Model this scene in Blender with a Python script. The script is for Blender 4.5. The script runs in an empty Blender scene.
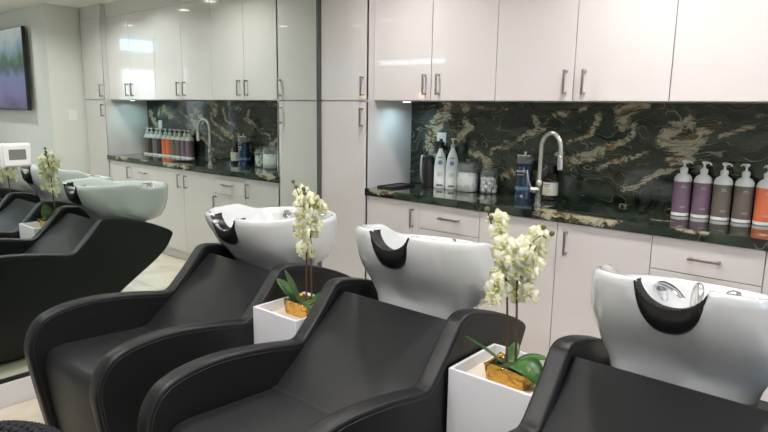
import bpy, bmesh, math, random
from mathutils import Vector, Matrix
from math import sin, cos, pi, sqrt
random.seed(7)
scene = bpy.context.scene
COL = scene.collection

# ------------------------------------------------------------------ materials
def mat(name, color, rough=.5, metal=0., coat=0., coat_rough=.03, spec=.5, bump=None, emit=None, estr=0, trans=0):
    m = bpy.data.materials.new(name); m.use_nodes = True
    nt = m.node_tree; b = nt.nodes['Principled BSDF']
    b.inputs['Base Color'].default_value = (*color, 1)
    b.inputs['Roughness'].default_value = rough
    b.inputs['Metallic'].default_value = metal
    b.inputs['Coat Weight'].default_value = coat
    b.inputs['Coat Roughness'].default_value = coat_rough
    b.inputs['Specular IOR Level'].default_value = spec
    if emit:
        b.inputs['Emission Color'].default_value = (*emit, 1); b.inputs['Emission Strength'].default_value = estr
    if bump:
        scale, strength, dist = bump
        tc = nt.nodes.new('ShaderNodeTexCoord'); n = nt.nodes.new('ShaderNodeTexNoise')
        n.inputs['Scale'].default_value = scale; n.inputs['Detail'].default_value = 3
        bp = nt.nodes.new('ShaderNodeBump'); bp.inputs['Strength'].default_value = strength; bp.inputs['Distance'].default_value = dist
        nt.links.new(tc.outputs['Object'], n.inputs['Vector']); nt.links.new(n.outputs['Fac'], bp.inputs['Height'])
        nt.links.new(bp.outputs['Normal'], b.inputs['Normal'])
    return m

def noise_tint(m, c2, scale, lo=.4, hi=.7, detail=4):
    nt = m.node_tree; b = nt.nodes['Principled BSDF']
    c1 = tuple(b.inputs['Base Color'].default_value)
    tc = nt.nodes.new('ShaderNodeTexCoord'); n = nt.nodes.new('ShaderNodeTexNoise'); r = nt.nodes.new('ShaderNodeValToRGB')
    n.inputs['Scale'].default_value = scale; n.inputs['Detail'].default_value = detail
    r.color_ramp.elements[0].position = lo; r.color_ramp.elements[0].color = c1
    r.color_ramp.elements[1].position = hi; r.color_ramp.elements[1].color = (*c2, 1)
    nt.links.new(tc.outputs['Object'], n.inputs['Vector']); nt.links.new(n.outputs['Fac'], r.inputs['Fac'])
    nt.links.new(r.outputs['Color'], b.inputs['Base Color'])
    return m

def thin_glass(name, tint, fac=.08, caught_light=0):
    m = bpy.data.materials.new(name); m.use_nodes = True; nt = m.node_tree
    for n in list(nt.nodes): nt.nodes.remove(n)
    o = nt.nodes.new('ShaderNodeOutputMaterial'); mx = nt.nodes.new('ShaderNodeMixShader')
    t = nt.nodes.new('ShaderNodeBsdfTransparent'); g = nt.nodes.new('ShaderNodeBsdfGlossy')
    lw = nt.nodes.new('ShaderNodeLayerWeight'); lw.inputs['Blend'].default_value = .25
    mr = nt.nodes.new('ShaderNodeMapRange'); mr.inputs['To Min'].default_value = fac; mr.inputs['To Max'].default_value = .75
    t.inputs['Color'].default_value = (*tint, 1); g.inputs['Roughness'].default_value = .03
    nt.links.new(lw.outputs['Facing'], mr.inputs['Value']); nt.links.new(mr.outputs['Result'], mx.inputs['Fac'])
    src = t.outputs[0]
    if caught_light:
        d = nt.nodes.new('ShaderNodeBsdfDiffuse'); d.inputs['Color'].default_value = (.75, .80, .79, 1)  # pale diffuse mixed in stands for light caught by the jars
        m2 = nt.nodes.new('ShaderNodeMixShader'); m2.inputs['Fac'].default_value = caught_light
        nt.links.new(t.outputs[0], m2.inputs[1]); nt.links.new(d.outputs[0], m2.inputs[2]); src = m2.outputs[0]
    nt.links.new(src, mx.inputs[1]); nt.links.new(g.outputs[0], mx.inputs[2]); nt.links.new(mx.outputs[0], o.inputs['Surface'])
    return m

M = {}
M['wall'] = mat('painted wall', (.72, .72, .69), .7, bump=(60, .05, .01))
M['ceiling'] = mat('ceiling paint', (.80, .79, .76), .8)
M['gloss'] = mat('white gloss lacquer', (.675, .645, .645), .18, coat=1.0, coat_rough=.02, spec=.45)
M['carcass'] = mat('white cabinet carcass', (.72, .70, .69), .35)
M['nickel'] = mat('brushed nickel', (.42, .39, .36), .30, 1.)
M['chrome'] = mat('chrome', (.75, .76, .78), .08, 1.)
M['steel'] = mat('brushed steel', (.62, .61, .58), .25, 1.)
M['leather'] = mat('black upholstery', (.0100, .0106, .0115), .42, spec=.36, bump=(220, .12, .004))
M['leather2'] = mat('charcoal upholstery', (.0155, .0168, .018), .48, spec=.36, bump=(220, .12, .004))
M['seam'] = mat('stitching', (.028, .028, .028), .6)
M['plastic'] = mat('black plastic', (.012, .012, .013), .35)
M['rubber'] = mat('black gel neck rest', (.010, .010, .011), .28, spec=.5)
M['porcelain'] = mat('glazed white porcelain', (.66, .685, .695), .12, coat=.8, coat_rough=.03)
M['planter'] = mat('white lacquered box', (.78, .79, .84), .35)
M['tray'] = mat('beige tray liner', (.70, .63, .52), .4)
M['gold'] = mat('crinkled gold', (.78, .48, .12), .22, 1., bump=(35, .9, .02))
M['soil'] = mat('moss', (.035, .045, .015), .9)
M['leaf'] = noise_tint(mat('orchid leaf', (.022, .085, .015), .35, coat=.2), (.055, .155, .028), 14)
M['stem'] = mat('orchid stem', (.10, .055, .028), .6)
M['petal'] = noise_tint(mat('orchid petal', (.95, .95, .72), .6), (.90, .92, .46), 40, .45, .66)
_b = M['petal'].node_tree.nodes['Principled BSDF']; _b.inputs['Subsurface Weight'].default_value = .6; _b.inputs['Subsurface Radius'].default_value = (1, .95, .6); _b.inputs['Subsurface Scale'].default_value = .02
M['lip'] = mat('orchid lip', (.62, .60, .12), .5)
M['bud'] = mat('orchid bud', (.12, .14, .04), .5)
M['whiteplastic'] = mat('white plastic', (.82, .84, .83), .3)
M['lcd'] = mat('lcd', (.20, .22, .19), .2)
M['purple'] = mat('purple label', (.22, .135, .20), .4)
M['taupe'] = mat('taupe label', (.18, .15, .13), .4)
M['orange'] = mat('orange label', (.80, .20, .095), .4)
M['darklabel'] = mat('charcoal label', (.05, .045, .05), .4)
M['mauve'] = mat('mauve grey label', (.22, .17, .18), .4)
M['ink'] = mat('white lettering', (.75, .72, .74), .5)
M['darkink'] = mat('dark lettering', (.03, .03, .04), .5)
M['blueink'] = mat('blue emblem', (.25, .28, .55), .5)
M['greenink'] = mat('yellow green emblem', (.60, .70, .22), .5)
M['shampoo'] = mat('white bottle', (.80, .84, .82), .3)
M['blue'] = mat('blue liquid', (.004, .022, .060), .08, coat=.6)
M['amber'] = mat('dark amber glass', (.02, .008, .006), .08, coat=.6)
M['label'] = mat('white label', (.80, .80, .74), .5)
M['cotton'] = mat('cotton', (.80, .80, .77), .9, bump=(40, .6, .02))
M['glass'] = thin_glass('clear glass', (.95, .97, .965), .10, .09)
M['pane'] = thin_glass('window glass', (.97, .99, 1.0), .04)
M['frame'] = mat('white window frame', (.75, .75, .74), .4)
M['bulb'] = mat('warm bulb', (1, .7, .4), .4, emit=(1, .55, .22), estr=14)
M['lampglass'] = mat('downlight lens', (1, 1, 1), .4, emit=(1, .93, .84), estr=14)
M['led'] = mat('cool led', (1, 1, 1), .4, emit=(.72, .95, 1), estr=8)
M['yarn'] = mat('black yarn', (.012, .012, .016), .85, bump=(120, .6, .01))
M['mirror'] = bpy.data.materials.new('mirror silver'); M['mirror'].use_nodes = True
_nt = M['mirror'].node_tree
for _n in list(_nt.nodes): _nt.nodes.remove(_n)
_o = _nt.nodes.new('ShaderNodeOutputMaterial'); _g = _nt.nodes.new('ShaderNodeBsdfGlossy')
_g.inputs['Color'].default_value = (.80, .88, .825, 1); _g.inputs['Roughness'].default_value = 0
_nt.links.new(_g.outputs[0], _o.inputs['Surface'])

def floor_mat():
    m = mat('cream floor tile', (.7, .6, .5), .22, coat=.15); nt = m.node_tree; b = nt.nodes['Principled BSDF']
    tc = nt.nodes.new('ShaderNodeTexCoord'); br = nt.nodes.new('ShaderNodeTexBrick')
    br.offset = .5; br.inputs['Scale'].default_value = 1; br.inputs['Brick Width'].default_value = 1.2; br.inputs['Row Height'].default_value = .6
    br.inputs['Mortar Size'].default_value = .003; br.inputs['Mortar'].default_value = (.42, .36, .29, 1)
    n = nt.nodes.new('ShaderNodeTexNoise'); n.inputs['Scale'].default_value = 2.2; n.inputs['Detail'].default_value = 6; n.inputs['Distortion'].default_value = 1.2
    r = nt.nodes.new('ShaderNodeValToRGB')
    r.color_ramp.elements[0].position = .35; r.color_ramp.elements[0].color = (.66, .56, .44, 1)
    r.color_ramp.elements[1].position = .65; r.color_ramp.elements[1].color = (.80, .73, .62, 1)
    nt.links.new(tc.outputs['Object'], br.inputs['Vector']); nt.links.new(tc.outputs['Object'], n.inputs['Vector'])
    nt.links.new(n.outputs['Fac'], r.inputs['Fac'])
    nt.links.new(r.outputs['Color'], br.inputs['Color1']); nt.links.new(r.outputs['Color'], br.inputs['Color2'])
    nt.links.new(br.outputs['Color'], b.inputs['Base Color'])
    return m
M['floor'] = floor_mat()

def stone_mat(name, blobs, dens):
    """dark green-black marble: flowing contour veins, plus heavy cream and gold veining at blobs = [(x, y, z, radius)]"""
    m = mat(name, (.01, .015, .01), .07, coat=.3, coat_rough=.02); nt = m.node_tree; b = nt.nodes['Principled BSDF']
    N = nt.nodes.new; L = nt.links.new
    tc = N('ShaderNodeTexCoord')
    def mth(op, a, bb=None, clamp=False):
        n = N('ShaderNodeMath'); n.operation = op; n.use_clamp = clamp
        for i, v in enumerate((a, bb)):
            if v is None: continue
            if isinstance(v, (int, float)): n.inputs[i].default_value = v
            else: L(v, n.inputs[i])
        return n.outputs[0]
    def rng(v, a, bb, c=0, d=1):
        n = N('ShaderNodeMapRange'); n.interpolation_type = 'SMOOTHSTEP'; L(v, n.inputs['Value'])
        for k, q in zip(('From Min', 'From Max', 'To Min', 'To Max'), (a, bb, c, d)): n.inputs[k].default_value = q
        return n.outputs['Result']
    def ramp(v, stops):
        r = N('ShaderNodeValToRGB'); e = r.color_ramp.elements
        while len(e) < len(stops): e.new(.5)
        for i, (p, c) in enumerate(stops): e[i].position = p; e[i].color = (*c, 1)
        L(v, r.inputs['Fac']); return r.outputs['Color']
    def noise(vec, scale, detail, rough=.5, dist=0):
        n = N('ShaderNodeTexNoise'); n.inputs['Scale'].default_value = scale; n.inputs['Detail'].default_value = detail
        n.inputs['Roughness'].default_value = rough; n.inputs['Distortion'].default_value = dist; L(vec, n.inputs['Vector']); return n
    def warp(vec, src, amt):
        a = N('ShaderNodeVectorMath'); a.operation = 'SUBTRACT'; L(src, a.inputs[0]); a.inputs[1].default_value = (.5, .5, .5)
        c = N('ShaderNodeVectorMath'); c.operation = 'SCALE'; L(a.outputs[0], c.inputs[0]); c.inputs['Scale'].default_value = amt
        d = N('ShaderNodeVectorMath'); d.operation = 'ADD'; L(vec, d.inputs[0]); L(c.outputs[0], d.inputs[1]); return d.outputs[0]
    P = tc.outputs['Object']
    w = noise(P, 2.0, 3)
    Pw = warp(P, w.outputs['Color'], .55)
    mp = N('ShaderNodeMapping'); mp.inputs['Rotation'].default_value = (0, -.50, 0); mp.inputs['Scale'].default_value = (.8, 2.6, 2.9); L(Pw, mp.inputs['Vector'])
    F = mp.outputs[0]
    n1 = noise(F, 1.7, 2.5, .45).outputs['Fac']
    fine = noise(F, 9, 5, .6).outputs['Fac']
    f1 = mth('ADD', n1, mth('MULTIPLY', fine, .035))
    def contour(k, ph, width):
        return rng(mth('ABSOLUTE', mth('SINE', mth('ADD', mth('MULTIPLY', f1, k), ph))), width, 0)
    brk = rng(noise(F, 4.2, 4).outputs['Fac'], .44, .62)
    brk2 = rng(noise(F, 2.4, 2).outputs['Fac'], .45, .62)
    lines = mth('MAXIMUM', mth('MULTIPLY', contour(46, .3, .20), brk), mth('MULTIPLY', mth('MULTIPLY', contour(110, 1.1, .40), brk2), .38))
    tone = ramp(f1, [(.28, (.009, .013, .010)), (.42, (.022, .034, .024)), (.50, (.009, .015, .011)), (.58, (.040, .056, .040)), (.66, (.016, .024, .017)), (.76, (.008, .012, .009))])
    heavy = None; Pb = warp(P, noise(P, 5, 2).outputs['Color'], .11); Pb = warp(Pb, noise(P, 15, 4, .6).outputs['Color'], .055)
    def vm(op, a, c=None, scal=None):
        n = N('ShaderNodeVectorMath'); n.operation = op
        for i, v in enumerate((a, c)):
            if v is None: continue
            if isinstance(v, tuple): n.inputs[i].default_value = v
            else: L(v, n.inputs[i])
        if scal is not None: L(scal, n.inputs['Scale'])
        return n.outputs['Value'] if op in ('DOT_PRODUCT', 'LENGTH', 'DISTANCE') else n.outputs[0]
    for path, rad in blobs:
        for A, B in zip(path, path[1:]) if len(path) > 1 else [(path[0], path[0])]:
            D = Vector(B) - Vector(A); l2 = D.length_squared
            q = vm('SUBTRACT', Pb, tuple(A))
            if l2 > 1e-9:
                t = mth('DIVIDE', vm('DOT_PRODUCT', q, tuple(D)), l2, True)
                q = vm('SUBTRACT', q, vm('SCALE', tuple(D), None, t))
            f = rng(vm('LENGTH', q), rad * 2.2, rad * .2); heavy = f if heavy is None else mth('MAXIMUM', heavy, f)
    st = noise(F, 15, 8, .66, .8).outputs['Fac']
    body = mth('MULTIPLY', rng(mth('ADD', st, mth('MULTIPLY', heavy, .20)), .57, .66), rng(heavy, .08, .45))
    edge = mth('MULTIPLY', contour(85, .6, .4), rng(heavy, .0, .45))
    gold = ramp(noise(F, 11, 4).outputs['Fac'], [(.34, (.07, .045, .018)), (.42, (.26, .18, .08)), (.50, (.45, .41, .30)), (.60, (.30, .33, .25)), (.7, (.16, .12, .06))])
    pale = ramp(fine, [(.4, (.09, .115, .085)), (.6, (.33, .32, .23))])
    def mix(f, a, c):
        x = N('ShaderNodeMix'); x.data_type = 'RGBA'; L(f, x.inputs['Factor']); L(a, x.inputs['A']); L(c, x.inputs['B']); return x.outputs['Result']
    c = mix(mth('MULTIPLY', lines, dens, True), tone, pale)
    c = mix(mth('MAXIMUM', body, mth('MULTIPLY', edge, .8), True), c, gold)
    L(c, b.inputs['Base Color'])
    return m

# ------------------------------------------------------------------ mesh helpers
class MB:
    def __init__(s): s.bm = bmesh.new(); s.mats = []
    def mi(s, m):
        if m is None: return 0
        m = M[m] if isinstance(m, str) else m
        if m not in s.mats: s.mats.append(m)
        return s.mats.index(m)
    def _fin(s, faces, m, smooth):
        i = s.mi(m)
        for f in faces: f.material_index = i; f.smooth = smooth
    def _flat(s, fs, xonly=False):
        for f in fs:
            f.normal_update(); n = f.normal
            if abs(n.x) > .9995 or (not xonly and (abs(n.y) > .9995 or abs(n.z) > .9995)): f.smooth = False
    def box(s, x0, x1, y0, y1, z0, z1, m=None, bev=0, seg=2, rot=None):
        r = bmesh.ops.create_cube(s.bm, size=1.0); vs = r['verts']
        bmesh.ops.scale(s.bm, vec=(x1 - x0, y1 - y0, z1 - z0), verts=vs)
        bmesh.ops.translate(s.bm, vec=((x0 + x1) / 2, (y0 + y1) / 2, (z0 + z1) / 2), verts=vs)
        fs = set(f for v in vs for f in v.link_faces)
        if bev:
            es = list(set(e for v in vs for e in v.link_edges))
            g = bmesh.ops.bevel(s.bm, geom=es, offset=bev, segments=seg, affect='EDGES', profile=.5)
            fs = set(g['faces']) | set(f for f in fs if f.is_valid)
            for v in g['verts']: fs |= set(v.link_faces)
        fs = [f for f in fs if f.is_valid]
        s._fin(fs, m, bool(bev)); s._flat(fs)
        if rot: 
            vv = list(set(v for f in fs for v in f.verts)); bmesh.ops.transform(s.bm, matrix=rot, verts=vv)
        return fs
    def lathe(s, prof, m=None, c=(0, 0, 0), n=28, smooth=True, axis=None, sx=1, sy=1, cap=True):
        rings = []
        mt = axis if axis is not None else Matrix.Identity(3)
        for r, z in prof:
            if r < 1e-6: rings.append([s.bm.verts.new(Vector(c) + mt @ Vector((0, 0, z)))])
            else: rings.append([s.bm.verts.new(Vector(c) + mt @ Vector((sx * r * cos(2 * pi * i / n), sy * r * sin(2 * pi * i / n), z))) for i in range(n)])
        fs = []
        for a, b in zip(rings, rings[1:]):
            for i in range(n):
                j = (i + 1) % n
                if len(a) == 1 and len(b) == 1: continue
                if len(a) == 1: fs.append(s.bm.faces.new((a[0], b[j], b[i])))
                elif len(b) == 1: fs.append(s.bm.faces.new((a[i], a[j], b[0])))
                else: fs.append(s.bm.faces.new((a[i], a[j], b[j], b[i])))
        if cap:
            if len(rings[0]) > 1: fs.append(s.bm.faces.new(rings[0][::-1]))
            if len(rings[-1]) > 1: fs.append(s.bm.faces.new(rings[-1]))
        s._fin(fs, m, smooth); return fs
    def tube(s, pts, r, m=None, n=10, cap=True, sq=1.0):
        pts = [Vector(p) for p in pts]; rs = r if isinstance(r, (list, tuple)) else [r] * len(pts)
        rings = []; up = None
        for i, p in enumerate(pts):
            t = (pts[min(i + 1, len(pts) - 1)] - pts[max(i - 1, 0)]).normalized()
            if up is None:
                up = Vector((0, 0, 1)) if abs(t.z) < .9 else Vector((1, 0, 0))
            a = t.cross(up).normalized(); b = a.cross(t).normalized(); up = b
            rings.append([s.bm.verts.new(p + rs[i] * (cos(2 * pi * k / n) * a + sq * sin(2 * pi * k / n) * b)) for k in range(n)])
        fs = []
        for a, b in zip(rings, rings[1:]):
            for k in range(n): fs.append(s.bm.faces.new((a[k], a[(k + 1) % n], b[(k + 1) % n], b[k])))
        if cap: fs.append(s.bm.faces.new(rings[0][::-1])); fs.append(s.bm.faces.new(rings[-1]))
        s._fin(fs, m, True); return fs
    def prism_x(s, prof, x0, x1, m=None, bev=0, seg=3):
        """profile [(y, z)] extruded along x"""
        a = [s.bm.verts.new((x0, y, z)) for y, z in prof]; b = [s.bm.verts.new((x1, y, z)) for y, z in prof]
        n = len(prof)
        fa = s.bm.faces.new(a); fb = s.bm.faces.new(b[::-1])
        fs = [fa, fb] + [s.bm.faces.new((a[i], b[i], b[(i + 1) % n], a[(i + 1) % n])) for i in range(n)]
        bmesh.ops.recalc_face_normals(s.bm, faces=fs)
        if bev:
            es = list(fa.edges) + list(fb.edges)
            g = bmesh.ops.bevel(s.bm, geom=es, offset=bev, segments=seg, affect='EDGES', profile=.5, clamp_overlap=True)
            allf = set(f for f in fs if f.is_valid) | set(g['faces'])
            for v in g['verts']: allf |= set(v.link_faces)
            fs = list(allf)
        s._fin(fs, m, bool(bev)); s._flat(fs, True); return fs
    def grid(s, rows, m=None, closed=False, smooth=True):
        """rows: list of list of points -> quads"""
        R = [[s.bm.verts.new(p) for p in row] for row in rows]; fs = []
        for a, b in zip(R, R[1:]):
            k = len(a)
            for i in range(k if closed else k - 1): fs.append(s.bm.faces.new((a[i], a[(i + 1) % k], b[(i + 1) % k], b[i])))
        s._fin(fs, m, smooth); return R, fs
    def build(s, name, m=None, parent=None, loc=(0, 0, 0), rot=(0, 0, 0), recalc=True, sharp=40):
        if recalc: bmesh.ops.recalc_face_normals(s.bm, faces=s.bm.faces[:])
        if sharp:
            for e in s.bm.edges:
                if len(e.link_faces) == 2 and e.calc_face_angle(0) > math.radians(sharp): e.smooth = False
        me = bpy.data.meshes.new(name); s.bm.to_mesh(me); s.bm.free()
        if m is not None and not s.mats: s.mats = [M[m] if isinstance(m, str) else m]
        for q in s.mats: me.materials.append(q)
        o = bpy.data.objects.new(name, me); COL.objects.link(o)
        o.location = loc; o.rotation_euler = rot
        if parent is not None: o.parent = parent
        return o

def thing(name, label, cat, loc=(0, 0, 0), rz=0, group=None):
    o = bpy.data.objects.new(name, None); o.empty_display_size = .1; COL.objects.link(o)
    o.location = loc; o.rotation_euler = (0, 0, rz)
    return tag(o, label, cat, group)
def tag(o, label, cat, group=None):
    o['label'] = label; o['category'] = cat
    if group: o['group'] = group
    return o
def struct(name, mb, m, parent=None):
    o = mb.build(name, m, parent, sharp=0)
    if parent is None: o['kind'] = 'structure'
    return o
def part_label(o, t): o['label'] = t; return o
def copy_tree(o, parent=None):
    c = o.copy(); COL.objects.link(c)
    if parent is not None: c.parent = parent
    for ch in o.children: copy_tree(ch, c)
    return c
def arc(c, r, a0, a1, n, f): return [f(c, r, a0 + (a1 - a0) * i / n) for i in range(n + 1)]
def smooth_curve(pts, sub=4, closed=False):
    out = []; P = [Vector(p) for p in pts]; n = len(P)
    rng = range(n if closed else n - 1)
    for i in rng:
        if closed: p0, p1, p2, p3 = P[i - 1], P[i], P[(i + 1) % n], P[(i + 2) % n]
        else: p0, p1, p2, p3 = P[max(i - 1, 0)], P[i], P[i + 1], P[min(i + 2, n - 1)]
        for k in range(sub):
            t = k / sub
            out.append(.5 * ((2 * p1) + (p2 - p0) * t + (2 * p0 - 5 * p1 + 4 * p2 - p3) * t * t + (3 * p1 - p0 - 3 * p2 + p3) * t ** 3))
    if not closed: out.append(P[-1])
    return out

# ------------------------------------------------------------------ dimensions
H = 2.44; YW = .467            # ceiling height, wall behind the cabinets
TX = .458                      # right side of the left tall cabinet
UX = [.458, .9172, 1.3594, 1.8119, 2.276, 2.7442, 3.2013]   # upper door edges
BX = [.458, .8827, 1.3215, 1.7953, 2.2728, 2.7387, 3.2013]  # base front edges
FX = 3.6745                    # far side of the right tall cabinet
ZU, ZT, ZC = 1.488, 2.306, .915
RX, RY = 5.6, -5.0             # right and rear walls

# ------------------------------------------------------------------ room shell
b = MB(); b.box(-.1, RX + .2, RY - .2, YW + .1, -.1, 0); struct('floor', b, 'floor')
b = MB(); b.box(-.1, RX + .2, RY - .2, YW + .1, H, H + .1); struct('ceiling', b, 'ceiling')
b = MB(); b.box(-.1, FX + .022, YW + .022, YW + .1, 0, H); struct('wall_back', b, 'wall')
b = MB(); b.box(-.1, -.006, RY - .1, YW, 0, H); struct('wall_left', b, 'wall')
b = MB(); b.box(FX + .022, RX, -.34, YW + .1, 0, H); struct('wall_television', b, 'wall')
# right wall with a transom, a dimmed window under it and a narrow sidelight
OPEN = [(-1.86, -1.14, 2.20, 2.40), (-1.86, -1.14, .95, 1.98), (-2.42, -2.28, .95, 2.05)]
b = MB()
b.box(RX, RX + .12, -1.14, YW + .1, 0, H); b.box(RX, RX + .12, RY - .1, -2.42, 0, H); b.box(RX, RX + .12, -2.28, -1.86, 0, H)
b.box(RX, RX + .12, -1.86, -1.14, 0, .95); b.box(RX, RX + .12, -1.86, -1.14, 1.98, 2.20); b.box(RX, RX + .12, -1.86, -1.14, 2.40, H)
b.box(RX, RX + .12, -2.42, -2.28, 0, .95); b.box(RX, RX + .12, -2.42, -2.28, 2.05, H); struct('wall_right', b, 'wall')
M['skyglass'] = thin_glass('transom glass tinted for sky light', (.42, .58, .72), .04)  # blue tint puts the toned-down sky light into the pane colour
M['dimmed'] = thin_glass('frosted window glass', (.50, .51, .53), .04)  # clear pane, grey tint added to hold the daylight down
wn = 1
for (ya, yb_, za, zb), gm in zip(OPEN, ('skyglass', 'dimmed', 'dimmed')):
    b = MB(); t = .02
    b.box(RX + .01, RX + .10, ya, ya + t, za, zb); b.box(RX + .01, RX + .10, yb_ - t, yb_, za, zb)
    b.box(RX + .01, RX + .10, ya + t, yb_ - t, za, za + t); b.box(RX + .01, RX + .10, ya + t, yb_ - t, zb - t, zb)
    w = struct('window_%d' % wn, b, 'frame'); wn += 1
    g = MB(); g.box(RX + .05, RX + .056, ya + t, yb_ - t, za + t, zb - t); g.build('pane', gm, w, sharp=0)
# rear wall: a high strip window and a tall shop window
RW = [(2.5, 4.0, 2.14, 2.28), (4.2, 5.45, .35, 2.30)]
b = MB()
b.box(-.1, 2.5, RY - .1, RY, 0, H); b.box(2.5, 4.0, RY - .1, RY, 0, 2.14); b.box(2.5, 4.0, RY - .1, RY, 2.28, H); b.box(4.0, 4.2, RY - .1, RY, 0, H)
b.box(4.2, 5.45, RY - .1, RY, 0, .35); b.box(4.2, 5.45, RY - .1, RY, 2.30, H); b.box(5.45, RX + .1, RY - .1, RY, 0, H)
struct('wall_rear', b, 'wall')
M['tinted'] = thin_glass('shop window glass', (.30, .31, .33), .04)
for (xa, xb, za, zb), gm in zip(RW, ('pane', 'tinted')):
    b = MB(); t = .025
    b.box(xa, xb, RY - .08, RY - .02, za, za + t); b.box(xa, xb, RY - .08, RY - .02, zb - t, zb)
    for x in (xa, (xa + xb) / 2 - t / 2, xb - t): b.box(x, x + t, RY - .08, RY - .02, za + t, zb - t)
    w = struct('window_%d' % wn, b, 'frame'); wn += 1
    g = MB(); g.box(xa + t, xb - t, RY - .05, RY - .045, za + t, zb - t); g.build('pane', gm, w, sharp=0)
# soffit above the cabinets
b = MB(); b.box(0, TX, .002, YW, ZT, H); b.box(TX, UX[6], .052, YW, ZT, H); b.box(UX[6], FX, .002, YW, ZT, H); struct('trim_1', b, 'gloss')
# baseboard under the mirror
b = MB(); b.box(-.006, .016, RY, -.02, 0, .118, bev=.003); struct('baseboard_left', b, mat('white baseboard', (.82, .83, .86), .35))
b = MB(); b.box(FX + .03, RX, -.356, -.34, 0, .10); b.box(FX + .008, FX + .022, -.356, .0, 0, .10); struct('baseboard_right', b, 'frame')

# ------------------------------------------------------------------ mirror
mr = thing('wall_mirror', 'large frameless mirror covering the whole left wall above the white baseboard', 'mirror', (0, -2.5, .12))
b = MB(); b.box(-.005, 0, -2.5, 2.483, .006, H - .122); b.build('mirror_glass', 'mirror', mr, sharp=0)
b = MB(); b.box(-.004, .008, -2.5, 2.48, 0, .018); part_label(b.build('bottom_channel', 'plastic', mr, sharp=0), 'black strip along the mirror bottom')
b = MB(); b.box(0.0, .014, 2.485, 2.515, 0, 2.18); part_label(b.build('gap_shade', mat('dark gap shade', (.10, .11, .10), .4), mr, sharp=0), 'dark strip standing for the shade in the gap beside the mirror')  # dark colour painted in for shade between mirror and tall cabinet

# thermostat on the mirror
th = thing('thermostat', 'small white thermostat with grey screen fixed on the mirror', 'thermostat', (0, -1.935, 1.148))
b = MB(); b.box(.0, .012, -.066, .066, -.006, .106, bev=.006); b.build('back_plate', 'whiteplastic', th)
b = MB(); b.box(.012, .028, -.058, .058, 0, .10, bev=.007, seg=3); b.build('housing', 'whiteplastic', th)
b = MB(); b.box(.0275, .0290, -.036, .036, .030, .078); part_label(b.build('screen', 'lcd', th, sharp=0), 'grey display')

# ------------------------------------------------------------------ cabinets
def handle(parent, x, z, L=.125, horiz=False, y=0):
    b = MB(); w = .011; d = .030
    if horiz:
        b.box(-L / 2, L / 2, -d - .007, -d + .004, -w / 2, w / 2, bev=.002)
        for s in (-1, 1): b.box(s * (L / 2 - .008) - w / 2, s * (L / 2 - .008) + w / 2, -d + .002, .0, -w / 2, w / 2)
    else:
        b.box(-w / 2, w / 2, -d - .007, -d + .004, -L / 2, L / 2, bev=.002)
        for s in (-1, 1): b.box(-w / 2, w / 2, -d + .002, .0, s * (L / 2 - .008) - w / 2, s * (L / 2 - .008) + w / 2)
    return part_label(b.build('handle', 'nickel', parent, (x, y, z)), 'brushed nickel bar handle')
def front(root, kind, x0, x1, z0, z1, yf, hx=None, hz=None, L=.125, horiz=False):
    b = MB(); g = .0018; b.box(x0 + g, x1 - g, yf, yf + .019, z0 + g, z1 - g, bev=.0016, seg=2)
    d = b.build(kind, 'gloss', root)
    if hx is not None: handle(d, hx, hz, L, horiz, yf)
    return d
def carcass(root, x0, x1, y0, z0, z1, kick=0):
    b = MB(); b.box(x0, x1, y0, YW, z0, z1); o = b.build('body', 'carcass', root, sharp=0)
    if kick:
        k = MB(); k.box(x0, x1, y0 + .03, y0 + .05, 0, z0); k.build('toe_kick', 'gloss', root, sharp=0)
    return o
def unit(name, label, cat, x, group=None): return thing(name, label, cat, (x, 0, 0), 0, group)

# left tall cabinet
u = unit('tall_cabinet', 'tall white gloss cabinet standing in the corner against the mirror', 'cabinet', 0)
b = MB(); b.box(.016, TX - .018, .021, YW, .1, ZT); b.build('body', 'carcass', u, sharp=0)
b = MB(); b.box(TX - .018, TX, .0, YW, .0, ZT, bev=.001); part_label(b.build('side_panel', 'gloss', u), 'white gloss end panel beside the counter')
b = MB(); b.box(.016, TX - .018, .05, .07, 0, .1); b.build('toe_kick', 'gloss', u, sharp=0)
front(u, 'door', .016, TX, 1.486, ZT, 0, .412, 1.578)
front(u, 'door', .016, TX, .10, 1.482, 0, .408, 1.378)
# right tall cabinet
u = unit('tall_cabinet', 'tall white gloss cabinet at the far end of the counter, seen in the mirror', 'cabinet', 0)
X0 = UX[6]
b = MB(); b.box(X0 + .018, FX, .021, YW, .1, ZT); b.build('body', 'carcass', u, sharp=0)
b = MB(); b.box(X0, X0 + .018, .0, YW, .0, ZT, bev=.001); part_label(b.build('side_panel', 'gloss', u), 'white gloss end panel beside the counter')
b = MB(); b.box(X0 + .018, FX, .05, .07, 0, .1); b.build('toe_kick', 'gloss', u, sharp=0)
front(u, 'door', X0, FX, 1.486, ZT, 0, X0 + .05, 1.578)
front(u, 'door', X0, FX, .10, 1.482, 0, X0 + .05, 1.378)
# uppers
names = ['white gloss double-door wall cabinet right beside the left tall cabinet',
         'white gloss double-door wall cabinet above the faucet, middle of the row',
         'white gloss double-door wall cabinet above the coloured pump bottles']
for k in range(3):
    xa, xm, xb = UX[2 * k], UX[2 * k + 1], UX[2 * k + 2]
    u = unit('wall_cabinet', names[k], 'cabinet', 0, 'white wall cabinets above the counter')
    b = MB(); b.box(xa + .0005, xb - .0005, .07, YW - .002, ZU, ZT - .001); b.build('body', 'carcass', u, sharp=0)
    front(u, 'door', xa, xm, ZU, ZT, .05, xm - .040, 1.583)
    front(u, 'door', xm, xb, ZU, ZT, .05, xm + .058 - .018 * (k == 0) * 0 - .0, 1.583)
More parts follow.
